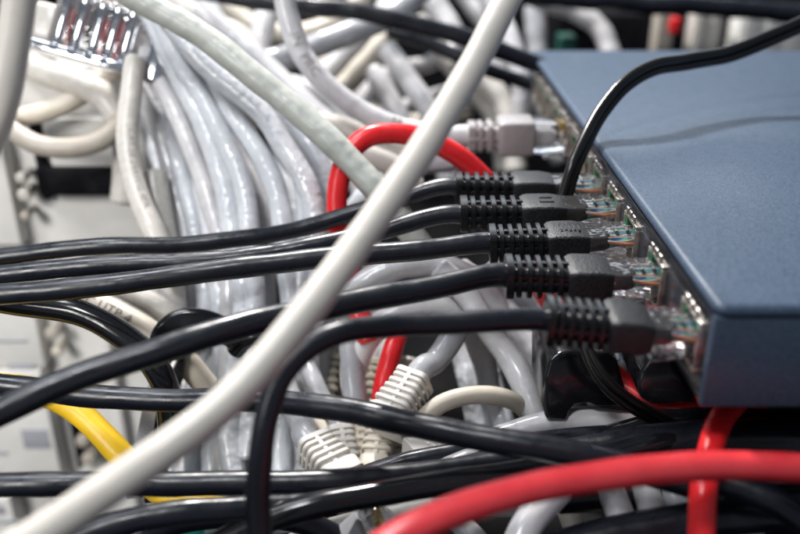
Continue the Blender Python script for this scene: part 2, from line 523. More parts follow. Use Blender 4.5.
# ---------------------------------------------------------------- black patch cables with plugs
def plug_parts(root, a, e, kind='black', sc_=1.0, detail=True, emboss=0):
    """a: cable side of boot, e: tip inside the socket"""
    t = (e - a); L = t.length; t /= L
    up = Vector((0, 0, 1)); ay = up.cross(t).normalized(); az = t.cross(ay).normalized()
    k0, k1, k2 = .385, .625, 1.0
    bmat = 'black_boot' if kind == 'black' else 'grey_plug'
    boot(root, a, a + t * L * k0, 11.4 * sc_, 9.6 * sc_, 13.2 * sc_, 9.0 * sc_, 6, bmat, up)
    mb = MB()
    c0 = a + t * L * (k0 - .02)
    hw, hh = 6.9 * sc_, 4.4 * sc_
    d = lambda k, W, Hh, r_=1.4, dz=0: rrect(a + t * L * k + az * dz, ay, az, W, Hh, r_)
    mb.loft([d(k0 - .02, hw * .90, hh * .86), d(k0 + .0, hw * .98, hh * .96, 1.3), d(k0 + .03, hw, hh, 1.2), d(k0 + .16, hw, hh * .98, 1.0), d(k1 - .02, hw * .95, hh * .86, .9), d(k1, hw * .91, hh * .81, .7)])
    sl = mb.build('plug_hood', 'black_matt' if kind == 'black' else 'grey_plug', root, auto=35)
    if emboss == 1:
        em = MB()
        c = a + t * L * (k0 + .13) + az * (hh + .02)
        for s_, q, uu, vv in ((ay, 2.3, 2.6, .22), (ay, -2.3, 2.6, .22)):
            em.box(c + ay * q, t * uu, ay * .3, az * .28, .1)
        for q in (-2.4, 2.4):
            em.box(c + t * q, t * .3, ay * 2.0, az * .28, .1)
        em.build('moulded_mark', 'black_boot', sl)
    if emboss == 2:
        em = MB()
        c = a + t * L * (k0 + .13) + az * (hh + .02)
        for q, l_ in ((-3, 3.2), (-1.4, 2.4), (0, 3.2), (1.5, 2.8), (3, 3.2)):
            em.box(c + t * q, t * .35, ay * l_, az * .28, .1)
        em.build('moulded_mark', 'black_boot', sl)
    # clear body
    cm = MB()
    hw2, hh2 = 6.2 * sc_, 3.45 * sc_
    cm.loft([d(k1 - .015, hw2, hh2, .5), d(k1 + .04, hw2, hh2, .5), d(k2 - .03, hw2, hh2 * .98, .5), d(k2, hw2 * .95, hh2 * .85, .5)])
    cl = cm.build('clear_plug', 'clear_plastic' if kind != 'black' else 'clear_smoky', root, auto=35)
    # strands and contact blades inside
    cols = ['wire_orange', 'wire_pale', 'wire_teal', 'wire_blue', 'wire_pale', 'wire_teal', 'wire_brown', 'wire_pale']
    for q in range(8):
        y = (-4.4 + q * 1.26) * sc_
        s0 = a + t * L * (k1 + .01) + ay * y * .45 + az * (1.2 * math.sin(q * 2.1)) * sc_; s1 = a + t * L * (.955 - .02 * (q % 3)) + ay * y + az * 1.2 * sc_
        m_ = MB(); tube(m_, [s0.lerp(s1, g / 6) + az * math.sin(g * 1.1 + q) * .5 + ay * math.sin(g * .9 + q * 2) * .5 for g in range(7)], .45 * sc_, q, 0, 0, 8)
        m_.build('wire_strand', cols[q], cl)
    if kind == 'black':
        m_ = MB(); m_.loft([d(k1 + .0, 4.2, 2.4, 1.5), d(k1 + .10, 4.0, 2.2, 1.5), d(k1 + .13, 3.0, 1.6, 1.2)]); m_.build('inner_sheath', 'black_gloss', cl)
    bl = MB()
    for q in range(8):
        y = (-4.4 + q * 1.26) * sc_
        bl.box(a + t * L * .945 + ay * y + az * 2.9 * sc_, t * 1.6, ay * .22, az * .7)
    bl.build('contact_blades', 'pin_gold', cl, smooth=False)
    lt = MB()
    lt.loft([rrect(a + t * L * k - az * (hh2 + dz) , ay, az, 3.0 * sc_, .5, .3) for k, dz in ((.66, 4.4), (.75, 3.6), (.88, 1.9), (.955, .7))])
    lt.build('latch', 'clear_plastic', cl)
    # inner divider ledges of the clear plug, visible as steps on its top
    ld = MB()
    for k in (.74, .80, .87):
        ld.box(a + t * L * k + az * (hh2 + .28), t * .55, ay * hw2 * .86, az * .3, .12)
    ld.build('top_ledge', 'clear_plastic', cl)

PLUGS = [  # cable side of boot
    (455, 188, 339, 3.5, 0), (460, 213.5, 316, 3.55, 1), (489, 243.5, 292, 3.75, 2), (505, 276, 263, 3.8, 0), (545, 320, 231, 3.15, 0)]
PATHS = [
    [(-60, 262, 335), (0, 257, 332), (60, 250, 331), (130, 246, 331), (200, 243, 334), (260, 237, 337), (320, 224, 340), (375, 206, 341), (425, 196, 340)],
    [(-60, 284, 312), (0, 274.5, 312), (80, 267, 312), (170, 262, 312), (250, 256, 312), (320, 245, 314), (380, 234, 316), (425, 223, 316)],
    [(-60, 302, 290), (0, 294, 289), (90, 285, 288), (180, 276, 288), (260, 266, 290), (340, 257, 291), (420, 250, 292), (460, 246, 292)],
    [(-80, 452, 215), (-20, 422, 218), (40, 393, 222), (100, 371, 226), (160, 352, 229), (220, 333, 235), (280, 318, 243), (340, 305, 251), (400, 294, 257), (460, 282, 262)],
    [(256, 600, 212), (258, 545, 212), (257, 500, 212), (261, 450, 212), (268, 412, 212), (283, 374, 213), (312, 344, 216), (345, 330, 219), (385, 326, 223), (440, 324, 227), (500, 321, 230)],
]
PLAB = [
    'black network cable of the topmost of the five black plugs, its tip behind the cord',
    'black network cable whose plug hood carries a small moulded rectangle',
    'black network cable of the middle black plug, with moulded bars on its hood',
    'black network cable sagging down to the left edge from the fourth black plug',
    'black network cable bending down to the bottom edge from the lowest nearest black plug',
]
for i, (px, py, D, r, em) in enumerate(PLUGS):
    Y = YL[4 - i]
    a = PY(px, py, Y + 1.5)
    dD = (a.y * CT - (a.z - H) * ST) - D
    e = Vector((XF + 5.5, Y, ZC))
    # keep the boot at the same distance as its socket
    dd = [0, 0, 0, 0, 0][i]
    root = empty('network_cable', Vector((e.x - 20, a.y, e.z - 6)), PLAB[i], 'network cable', 'black cables plugged into the switch')
    t = (e - a).normalized()
    SEED[0] += 1
    pts = [P(x_, y_, d_ + dD * (k_ / (len(PATHS[i]) - 1.0))) for k_, (x_, y_, d_) in enumerate(PATHS[i])]
    n_near = pts[-1]
    pts = [q for q in pts if (q - a).length > 16] + [a - t * 5, a + t * 3]
    sm = jitter(spline(pts), 1.1, SEED[0])
    sm[-1] = a + t * 3
    mb = MB(); tube(mb, sm, r, SEED[0], .035, .006, 20)
    mb.build('sheath', 'black_pvc', root)
    plug_parts(root, a, e, 'black', 1.13, emboss=em)
    if i == 2:
        pass

# grey plug with the printed cable
def grey_plug_cable():
    D = 406
    Y = YL[7]
    a = P(468, 137, D); a.y = Y
    e = Vector((XF + 5, Y, ZC + 1))
    t = (e - a).normalized()
    root = empty('network_cable', Vector((a.x, Y, a.z - 8)), 'off white printed network cable curving down to the grey plug near the switch corner', 'network cable')
    pts = pts3([(272, -60, 395), (283, -10, 398), (290, 20, 400), (305, 57, 402), (335, 92, 404), (375, 117, 406), (415, 131, 407)]) + [a - t * 8, a + t * 2]
    SEED[0] += 1
    sm = jitter(spline(pts), .8, SEED[0]); mb = MB(); tube(mb, sm, 5.2, SEED[0], .03, .008, 22)
    sh = mb.build('sheath', 'white_pvc', root)
    text_on(root, sm, 5.2, 'IN  PRC', 6.4, 44, .15, 'ink_grey', name='printed_text')
    text_on(root, sm, 5.2, '5E', 5.6, 108, .5, 'ink_dark', name='printed_text')
    boot(root, a, a + t * 15, 12, 13, 17, 14.5, 3, 'grey_plug')
    up = Vector((0, 0, 1)); ay = up.cross(t).normalized(); az = t.cross(ay)
    mb = MB()
    L = (e - a).length
    d = lambda s_, W, Hh, r_=1.5: rrect(a + t * s_, ay, az, W, Hh, r_)
    mb.loft([d(14, 7.8, 7), d(15, 8.6, 8), d(17, 9, 8.4), d(30, 8.8, 8.2), d(31, 8.2, 7.6)])
    mb.build('plug_hood', 'grey_plug', root, auto=35)
    mb = MB(); mb.loft([d(30, 8.0, 7.2, 1), d(34, 8.2, 7.4, 1), d(L - 5, 7.6, 6.4, 1), d(L, 6.5, 5.2, 1)])
    cl = mb.build('clear_plug', 'clear_plastic', root, auto=35)
    mb = MB()
    mb.loft([d(31.5, 5.6, 4.2, 1), d(39, 5.0, 3.6, 1), d(42, 3, 2, 1)])
    mb.build('inner_sheath', 'white_pvc', cl)
    mb = MB()
    for q in range(8): mb.box(a + t * (L - 7) + ay * (-4.8 + q * 1.37) + az * 4.4, t * 2.2, ay * .3, az * .9)
    mb.build('contact_blades', 'pin_gold', cl, smooth=False)
    mb = MB(); mb.loft([rrect(a + t * s_ - az * (6.5 + dz), ay, az, 3.6, .6, .3) for s_, dz in ((36, 4), (46, 3), (L - 4, .4))])
    mb.build('latch', 'clear_plastic', cl)
grey_plug_cable()

# ---------------------------------------------------------------- foreground cables
cable('network_cable', 'thick cream cable crossing in front of all black cables from top centre to bottom left', 'cream_pvc', 4.05,
      [(560, -95, 250), (523, -30, 244), (497, 20, 238), (462, 84, 231), (425, 145, 222), (385, 205, 213), (340, 265, 204), (290, 333, 196), (240, 388, 190), (175, 444, 184), (100, 497, 180), (40, 535, 178), (-60, 590, 176)],
      'cable', amp=.8, wob=.02)
cable('network_cable', 'cream cable running down the upper left edge beside the chrome connector row', 'cream_pvc', 4.3,
      [(26, -60, 222), (20, -10, 222), (14, 40, 222), (4, 95, 222), (-12, 140, 222), (-60, 220, 222)], cat='cable', amp=.6)
cable('network_cable', 'bright red cable arching across the lower right in front of everything', 'red_coral_pvc', 3.7,
      [(330, 590, 188), (380, 549, 190), (440, 517, 193), (510, 494, 197), (580, 480, 201), (650, 470, 205), (720, 466, 208), (790, 468, 211), (870, 475, 214)], cat='cable', amp=.5)
cable('network_cable', 'red cable hanging straight down from under the near corner of the switch', 'red_pvc', 3.6,
      [P_ for P_ in [(760, 385, 285), (734, 404, 262), (720, 422, 244), (711, 450, 233), (704, 485, 226), (702, 530, 222), (700, 590, 220)]], cat='cable', amp=.4)
cable('network_cable', 'red cable looping in an arch above the topmost black plugs', 'red_pvc', 4.4,
      [(505, 205, 372), (482, 176, 366), (460, 157, 362), (430, 141, 358), (400, 134, 355), (368, 137, 353), (348, 155, 352), (338, 185, 352), (338, 225, 352), (348, 270, 350), (358, 310, 347), (368, 340, 345)], cat='cable', amp=.4)
cable('network_cable', 'dark red cable hanging among the beige boots below the second white crossing', 'red_pvc', 4.2,
      [(398, 335, 350), (391, 358, 345), (384, 385, 342), (380, 420, 345), (378, 460, 350)], cat='cable', amp=.4)
cable('network_cable', 'red cable passing behind the lowest black plug and under the switch edge', 'red_pvc', 5.0,
      [(528, 262, 345), (545, 290, 335), (565, 322, 322), (590, 355, 312), (622, 386, 303), (655, 405, 297), (700, 411, 292), (760, 414, 290)], cat='cable', amp=.4)

# twin power cord over the switch
def twin(label, pts, r, sep_ang, name='power_cord'):
    root = empty(name, P(*pts[0]) - Vector((0, 0, 10)), label, 'power cord')
    SEED[0] += 1
    sm = jitter(spline(pts3(pts), 1.8), .5, SEED[0])
    T, N = frames(sm)
    for sgn in (-1, 1):
        out = []
        s = 0
        for i, c in enumerate(sm):
            nn = (CAMV - c); nn = (nn - T[i] * nn.dot(T[i])).normalized(); bb = nn.cross(T[i])
            s = i / len(sm)
            a = sep_ang[0] + (sep_ang[1] - sep_ang[0]) * s + .12 * math.sin(9 * s)
            out.append(c + (bb * math.cos(a) + nn * math.sin(a)) * r * 1.0 * sgn)
        mb = MB(); tube(mb, out, r, SEED[0] + sgn, .02, 0, 16)
        mb.build('insulated_strand', 'black_cord', root)
twin('thin black twin power cord rising in a curve across the top of the switch',
     [(558, 218, 329), (566, 192, 329), (574, 168, 329), (587, 140, 334), (603, 110, 341), (625, 84, 346), (655, 67, 354), (690, 61, 366), (730, 54, 376), (775, 36, 380), (830, 10, 384), (880, -15, 388)], 1.95, (.95, .2))
twin('thin black twin cord running down past the black clip below the plugs',
     [(578, 290, 282), (582, 325, 278), (588, 352, 275), (606, 383, 272), (635, 407, 272), (668, 425, 274), (700, 440, 276)], 1.5, (1.2, .4))

# ---------------------------------------------------------------- black cables lower half
BG = 'loose black cables in the lower half'
cable('network_cable', 'thick black cable curving down behind the grey bracket at left', 'black_gloss', 4.9,
      [(-60, 294, 312), (-10, 299, 312), (35, 305, 311), (80, 314, 310), (118, 334, 309), (148, 358, 309), (166, 388, 311), (172, 430, 316)], BG, amp=.5)
cable('network_cable', 'black cable dipping from mid left edge to the red arch at right', 'black_pvc', 3.9,
      [(-60, 378, 285), (-10, 384, 283), (30, 388, 281), (90, 396, 279), (150, 399, 277), (220, 400, 272), (280, 402, 266), (340, 410, 258), (400, 421, 250), (460, 433, 244), (520, 444, 240), (580, 456, 238), (640, 469, 238), (720, 492, 240)], BG, amp=.8)
cable('network_cable', 'straight black cable lying level across the lower left', 'black_pvc', 3.7,
      [(-60, 487, 252), (0, 485, 252), (80, 484, 252), (170, 484, 252), (260, 483, 253), (350, 481, 254), (420, 474, 256), (500, 461, 262), (580, 449, 268), (660, 440, 272), (760, 434, 276)], BG, amp=.7)
cable('network_cable', 'black cable rising from bottom left corner to below the beige boots', 'black_pvc', 3.8,
      [(0, 575, 232), (60, 548, 234), (110, 527, 237), (170, 514, 240), (230, 509, 244), (300, 505, 249), (350, 496, 254), (420, 478, 262), (480, 463, 272), (550, 447, 284), (620, 436, 292), (700, 425, 300)], BG, amp=.7)
cable('network_cable', 'glossy black cable just above the lowest straight one, meeting the red arch', 'black_gloss', 3.8,
      [(150, 580, 243), (225, 540, 243), (290, 513, 244), (340, 500, 245), (400, 490, 247), (460, 480, 250), (520, 472, 253), (600, 458, 256), (680, 440, 258), (760, 428, 262)], BG, amp=.7)
cable('network_cable', 'thin black cable climbing behind the level black one near the white boots', 'black_pvc', 3.2,
      [(350, 480, 284), (400, 464, 284), (450, 453, 285), (510, 444, 287), (580, 436, 290), (650, 432, 294)], BG, amp=.6)
cable('network_cable', 'very thick black cable lying right below the near side of the switch', 'black_pvc', 6.6,
      [(560, 462, 262), (620, 452, 262), (680, 443, 260), (740, 440, 258), (800, 441, 256), (870, 445, 255)], BG, amp=.9)
cable('network_cable', 'black cable above the very thick one, close under the switch', 'black_gloss', 4.4,
      [(500, 470, 320), (560, 452, 306), (610, 438, 292), (660, 426, 282), (720, 420, 278), (790, 423, 276), (870, 428, 275)], BG, amp=.7)
cable('network_cable', 'thick black cable along the bottom edge at the right', 'black_pvc', 5.4,
      [(520, 560, 246), (580, 543, 246), (640, 530, 246), (700, 521, 246), (760, 516, 246), (850, 512, 246)], BG, amp=.7)
cable('network_cable', 'black cable slanting down to the lower right corner', 'black_pvc', 3.9,
      [(690, 478, 240), (730, 484, 236), (770, 500, 232), (810, 526, 228), (860, 560, 224)], BG, amp=.7)
cable('network_cable', 'black cable rising to the right edge under the red arch', 'black_pvc', 4.6,
      [(560, 500, 262), (640, 496, 262), (700, 492, 262), (760, 484, 262), (850, 470, 262)], BG, amp=.7)
cable('network_cable', 'black cable in the bottom left behind the cream one, under the level cable', 'black_pvc', 4.0,
      [(90, 560, 262), (140, 535, 262), (190, 520, 263), (240, 514, 264), (300, 522, 266), (340, 540, 268)], BG, amp=.6)

# yellow cable
YPHI = .95
oy, smy = cable('network_cable', 'yellow cable curving down behind the black ones at lower left', 'yellow_pvc', 4.7,
      [(-60, 381, 322), (-10, 384, 320), (38, 392, 318), (76, 411, 314), (103, 436, 311), (129, 464, 308), (154, 488, 305), (180, 503, 303), (225, 510, 302)], amp=.5)
text_on(oy, smy, 4.7, 'UTP 4PR', 2.6, 96, YPHI, 'ink_black', name='printed_text')

# pale thick upper left cable
cable('network_cable', 'thick pale green grey cable slanting from top left behind the cream crossing cable', 'pale_green_pvc', 5.5,
      [(60, -50, 352), (110, -18, 352), (150, 5, 352), (200, 34, 352), (255, 76, 350), (310, 122, 348), (350, 160, 346), (390, 205, 346), (440, 270, 352)], amp=.8, wob=.04)

# ---------------------------------------------------------------- bundle
BGR = 'blue white cables fanned in a bundle'
BUN = [
 ('outermost left blue white cable of the bundle, almost behind the chrome row', [(120, 20, 430), (145, 68, 425), (152, 110, 420), (172, 150, 412), (188, 195, 405), (198, 245, 398), (205, 300, 390), (200, 360, 382), (196, 430, 372), (198, 520, 360)]),
 ('blue white bundle cable second from the left where it meets the black rows', [(128, 10, 412), (152, 60, 410), (178, 110, 406), (196, 155, 400), (208, 200, 394), (216, 250, 388), (222, 310, 380), (218, 370, 372), (212, 430, 362), (214, 520, 350)]),
 ('blue white bundle cable running down the middle of the fan', [(140, 0, 398), (168, 50, 396), (190, 95, 392), (208, 140, 386), (224, 185, 381), (234, 230, 376), (242, 290, 368), (240, 360, 360), (232, 430, 350), (236, 520, 340)]),
 ('lumpy blue white bundle cable right of the middle one', [(165, 20, 420), (196, 70, 415), (216, 110, 408), (240, 150, 400), (256, 195, 394), (264, 240, 388), (268, 300, 380), (262, 370, 370), (258, 440, 358), (262, 520, 350)]),
 ('blue white bundle cable fourth from the right at the black rows', [(170, 30, 400), (206, 85, 396), (236, 122, 390), (262, 160, 384), (278, 200, 378), (287, 245, 372), (290, 310, 366), (282, 380, 360), (280, 450, 350), (284, 530, 340)]),
 ('shiny blue white bundle cable third from the right', [(160, 10, 385), (200, 58, 384), (238, 92, 382), (270, 122, 380), (295, 158, 376), (310, 196, 372), (318, 240, 368), (318, 300, 366), (306, 370, 364), (300, 450, 360), (306, 530, 352)]),
 ('blue white cable arching over the right side of the bundle', [(190, 30, 430), (230, 66, 428), (270, 96, 424), (304, 130, 418), (326, 172, 412), (338, 220, 405), (344, 280, 398), (338, 350, 392), (330, 430, 385)]),
 ('outer blue white cable at the right edge of the bundle', [(200, 10, 460), (250, 50, 458), (300, 95, 450), (340, 140, 442), (362, 190, 434), (370, 250, 425), (372, 320, 418), (366, 400, 410)]),
 ('blue white cable partly hidden under the left of the bundle', [(110, 60, 455), (140, 110, 448), (160, 160, 440), (176, 210, 430), (182, 270, 420), (182, 330, 410), (176, 400, 400), (172, 480, 390)]),
 ('deep blue white cable seen between the two middle strands', [(150, 40, 450), (190, 100, 444), (226, 150, 436), (246, 200, 426), (252, 250, 416), (252, 320, 404), (248, 400, 394), (246, 480, 384)]),
 ('deep blue white cable seen between the right strands', [(180, 60, 470), (230, 120, 462), (270, 165, 450), (296, 205, 440), (304, 255, 430), (304, 320, 420), (292, 400, 410), (290, 480, 400)]),
 ('thin blue white strand lying on top at the left of the bundle', [(134, 40, 404), (160, 82, 402), (186, 130, 397), (200, 170, 392), (214, 215, 387), (226, 262, 380), (230, 320, 372), (228, 400, 360), (224, 480, 350)]),
 ('thin blue white strand lying on top at the centre of the bundle', [(158, 20, 394), (182, 66, 391), (204, 106, 387), (224, 142, 382), (240, 182, 377), (250, 232, 372), (256, 290, 366), (252, 370, 358), (248, 460, 348)]),
 ('thin blue white strand second from the right on the bundle', [(176, 12, 392), (222, 70, 390), (256, 108, 388), (286, 146, 383), (304, 190, 378), (306, 240, 372), (303, 300, 368), (296, 380, 362), (292, 470, 352)]),
 ('thin blue white strand crossing the right shoulder of the bundle', [(196, 44, 410), (240, 80, 408), (282, 112, 404), (314, 150, 398), (332, 196, 392), (330, 250, 386), (326, 310, 380), (318, 400, 374)]),
 ('thin blue white strand deep at the left edge of the bundle', [(122, 60, 420), (146, 104, 416), (164, 150, 411), (178, 195, 406), (188, 245, 400), (192, 310, 392), (188, 400, 382), (184, 500, 370)]),
]
RB = [4.9, 5.0, 5.1, 4.7, 5.0, 5.0, 5.2, 5.4, 5.0, 5.2, 5.4, 4.6, 4.6, 4.6, 4.6, 4.6]
for i, (lb, pts) in enumerate(BUN):
    cable('network_cable', lb, 'blue_white_pvc' if i % 4 != 3 else 'white_pvc', RB[i], pts, BGR, amp=1.8, wob=.03, lump=.016, n=20)
cable('network_cable', 'short creamy cable standing upright left of the bundle', 'ivory_pvc', 6.2,
      [(154, 176, 398), (158, 205, 394), (164, 240, 390), (172, 290, 384), (176, 340, 380)], amp=.4)
ob, smb = cable('network_cable', 'grey white cable hanging in a bow left of the bundle from the chrome row', 'ivory_pvc', 5.0,
      [(136, 60, 396), (131, 95, 392), (127, 130, 388), (131, 170, 384), (142, 205, 380), (158, 240, 376), (178, 280, 374)], amp=.8)
text_on(ob, smb, 5.0, 'CAT.5E 24AWG 4PR', 4.4, 36, .4, 'ink_grey', name='printed_text')

# ---------------------------------------------------------------- left housing (cream equipment front)
def left_housing():
    Y = 452.0
    root = empty('wiring_block_panel', PY(40, 534, Y), 'cream white equipment front with slots and knobs filling the left behind the cables', 'equipment panel')
    tl, br = PY(-120, 60, Y), PY(300, 600, Y)
    def slab(px0, py0, px1, py1, y0, y1, b=1.0, mb=None):
        a = PY(px0, py0, y0); c = PY(px1, py1, y0)
        m_ = mb or MB()
        m_.box(Vector(((a.x + c.x) / 2, (y0 + y1) / 2, (a.z + c.z) / 2)), Vector((abs(c.x - a.x) / 2, 0, 0)), Vector((0, (y1 - y0) / 2, 0)), Vector((0, 0, abs(a.z - c.z) / 2)), b)
        return m_
    slab(-140, 75, 210, 640, Y, Y + 40).build('back_plate', 'panel_white', root)
    # raised modules
    slab(-140, 372, 66, 495, Y - 14, Y - .1, 1.5).build('terminal_module', 'panel_white', root)
    slab(-140, 250, 46, 368, Y - 11, Y - .1, 1.5).build('terminal_module', 'panel_white', root)
    slab(-140, 498, 44, 640, Y - 17, Y - .1, 1.5).build('terminal_module', 'panel_white', root)
    slab(-140, 105, 22, 246, Y - 12, Y - .1, 1.5).build('terminal_module', 'panel_white', root)
    slab(96, 260, 150, 640, Y - 9, Y - .1, 1.5).build('cover_strip', 'panel_white', root)
    slab(42, 118, 118, 168, Y - 12, Y - .1, 2).build('white_cover', 'panel_white', root)
    # recesses
    for (a, b_, c, d, yy) in ((20, 430, 51, 449, Y - 14.6), (8, 364, 36, 371, Y - 11.6), (-8, 506, 6, 515, Y - 17.6), (-6, 521, 22, 524.5, Y - 17.6), (50, 500, 64, 510, Y - 1.5), (-10, 452, 8, 455.5, Y - 14.6), (-20, 340, 28, 343, Y - 11.6), (-20, 392, 40, 394, Y - 14.6)):
        slab(a, b_, c, d, yy, yy + 1.2, .3).build('slot', 'slot_grey', root)
    for (a, b_, c, d, yy) in ((34, 168, 122, 196, Y - 14), (70, 412, 78, 470, Y - 14), (36, 120, 42, 200, Y - 6)):
        slab(a, b_, c, d, yy, yy + 13, 1.5).build('dark_bar', 'dark_metal', root)
    # knobs along the seam
    for (kx, ky, kr, m_) in ((82, 442, 4.2, 'brown_beige_pvc'), (88, 460, 4.4, 'brown_beige_pvc'), (52, 334, 4.2, 'brown_beige_pvc'), (57, 352, 3.4, 'beige_pvc'), (21, 178, 3.2, 'ivory_pvc'), (24, 195, 3.8, 'ivory_pvc'), (25, 216, 2.8, 'brown_beige_pvc')):
        c = PY(kx, ky, Y - 14); mb = MB(); n = 18
        mb.loft([[c + Vector((r_ * kr * math.cos(6.2832 * j / n), dy, r_ * kr * math.sin(6.2832 * j / n))) for j in range(n)] for r_, dy in ((.6, -1.4), (.9, -.8), (1, .4), (1, 4), (.7, 5), (.7, 13.5))])
        mb.build('knob', m_, root)
left_housing()

# black hooked bracket in front of the bundle
def bracket():
    D = 338
    root = empty('cable_bracket', P(140, 500, D), 'grey and black hooked plastic bracket holding the bundle at left', 'bracket')
    def prism(outline, d0, d1, material, name):
        f = [P(x, y, d0) for x, y in outline]
        # real thickness: extrude straight back along the floor direction
        b = [p + Vector((0, d1 - d0, 0)) for p in f]
        n = len(f)
        mb = MB(); mb.add(f + b, [tuple(range(n)), tuple(reversed(range(n, 2 * n)))] + [(i, (i + 1) % n, (i + 1) % n + n, i + n) for i in range(n)])
        bm = bmesh.new()
        vs = [bm.verts.new(v) for v in mb.v]
        for fc in mb.f: bm.faces.new([vs[i] for i in fc])
        es = [e for e in bm.edges]
        bmesh.ops.bevel(bm, geom=es, offset=1.1, segments=2, profile=.5, affect='EDGES')
        bm.verts.index_update()
        m2 = MB(); m2.add([v.co.copy() for v in bm.verts], [tuple(q.index for q in fc.verts) for fc in bm.faces]); bm.free()
        return m2.build(name, material, root, auto=30)
    prism([(158, 352), (170, 352), (158, 400), (152, 440), (142, 500), (124, 500), (136, 440), (144, 400)], D - 2, D + 6, 'steel_grey', 'grey_arm')
    prism([(171, 352), (188, 352), (176, 400), (170, 440), (160, 505), (143, 505), (153, 440), (159, 400)], D, D + 9, 'black_gloss', 'black_arm')
    # curved hook head
    c = spline(pts3([(162, 352, D - 2), (168, 334, D - 4), (182, 324, D - 4), (203, 323, D - 4), (222, 329, D - 2), (236, 343, D)]), 1.2)
    mb = MB(); rings = []
    T, N = frames(c)
    for i, p in enumerate(c):
        k = i / (len(c) - 1); nn = (CAMV - p); nn = (nn - T[i] * nn.dot(T[i])).normalized(); bb = nn.cross(T[i])
        rings.append(rrect(p, nn, bb, 5.5 * (1 - .3 * k), (5.5 + 1.5 * math.sin(3.14 * k)) * (1 - .35 * k), 2.4))
    mb.loft(rings); mb.build('hook', 'black_gloss', root, auto=60)
    c = spline(pts3([(245, 352, D + 2), (238, 338, D), (226, 330, D), (232, 362, D + 2)]), 1.2)
bracket()
o, _ = cable('network_cable', 'black cable end curling beside the hooked bracket', 'black_gloss', 4.0,
      [(236, 350, 344), (245, 340, 340), (258, 336, 338), (270, 344, 340), (280, 362, 345)], amp=.2)

# beige printed cable at left
ob, smb = cable('network_cable', 'beige printed cable slanting behind the thick black one at left', 'beige_pvc', 5.2,
      [(20, 273, 352), (60, 289, 350), (97, 304, 348), (127, 319, 346), (152, 334, 345), (182, 358, 346), (207, 387, 350)], amp=.4)
text_on(ob, smb, 5.2, 'EC UTP 4', 5.6, 30, .1, 'ink_dark', name='printed_text')
cable('network_cable', 'cream cable running just above the beige printed one at left', 'ivory_pvc', 5.4,
      [(60, 262, 375), (100, 275, 372), (140, 296, 370), (175, 320, 368), (200, 350, 368)], amp=.4)

# chrome connector row, top left
def chrome_row():
    D = 405
    root = empty('connector_row', P(90, 70, D), 'shiny chrome and clear connector row at top left', 'connector')
    a, b = P(22, 42, D), P(146, 76, D)
    t = (b - a).normalized(); L = (b - a).length
    up = (P(75, 0, D) - P(62, 50, D)).normalized(); ax = t.cross(up).normalized(); up = ax.cross(t).normalized() * (1 if up.z > 0 else 1)
    if up.z < 0: up = -up
    mb = MB(); mb.box(a.lerp(b, .5), t * L / 2, ax * 9, up * 2.2, .8); mb.build('flange', 'chrome', root)
    mb = MB(); mb.box(a.lerp(b, .58) + up * 16, t * L * .36, ax * 6.5, up * 13.5, 1.5); mb.build('shell', 'clear_smoky', root)
    mb = MB(); mb.box(a.lerp(b, .16) + up * 12, t * L * .12, ax * 6, up * 9, 3); mb.build('cream_cap', 'ivory_pvc', root)
    for k in (.30, .44, .58, .70, .82):
        c = a + t * L * k; n = 18; mb = MB()
        rr = 3.4
        fx = Vector((0, -1, 0)) * 5.5
        mb.loft([[c + fx + up * z + (t * math.cos(6.2832 * j / n) + ax * math.sin(6.2832 * j / n)) * r_ for j in range(n)] for r_, z in ((rr * 1.3, 1), (rr * 1.3, 4), (rr * .9, 5), (rr * .9, 25), (rr * 1.15, 26), (rr * 1.15, 29), (rr * .5, 30))])
        q = mb.build('contact_pin', 'chrome', root)
    for k in (.37, .64, .76):
        c = a + t * L * k
        mb = MB(); mb.box(c + Vector((0, -8.2, 0)) + up * 14, t * .1, ax * .3, up * 9, .05); mb.build('red_lead', 'red_pvc', root)
    mb = MB(); mb.box(b + t * 5 + up * 8, t * 5, ax * 8, up * 12, 3); mb.build('end_bracket', 'chrome', root)
chrome_row()

# loops upper left
cable('network_cable', 'brownish beige cable bowing across the upper left in front of the white cover', 'brown_beige_pvc', 5.0,
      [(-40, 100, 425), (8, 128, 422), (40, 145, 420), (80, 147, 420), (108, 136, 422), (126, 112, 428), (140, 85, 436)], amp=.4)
cable('network_cable', 'pinkish beige cable passing just above the bowed brownish one', 'beige_pvc', 5.0,
      [(-40, 120, 440), (10, 118, 436), (50, 110, 434), (78, 97, 434), (100, 80, 438), (130, 62, 446)], amp=.4)
cable('network_cable', 'white cable lump between the chrome row and the beige loops', 'ivory_pvc', 7.0,
      [(20, 60, 452), (50, 74, 440), (80, 84, 432), (105, 98, 428), (122, 124, 430), (126, 160, 440), (124, 200, 445)], amp=.4)
cable('network_cable', 'black cable poking in behind the chrome row at the left edge', 'black_pvc', 5.0,
      [(-40, 38, 470), (20, 32, 468), (60, 28, 466), (120, 18, 464)], amp=.4)

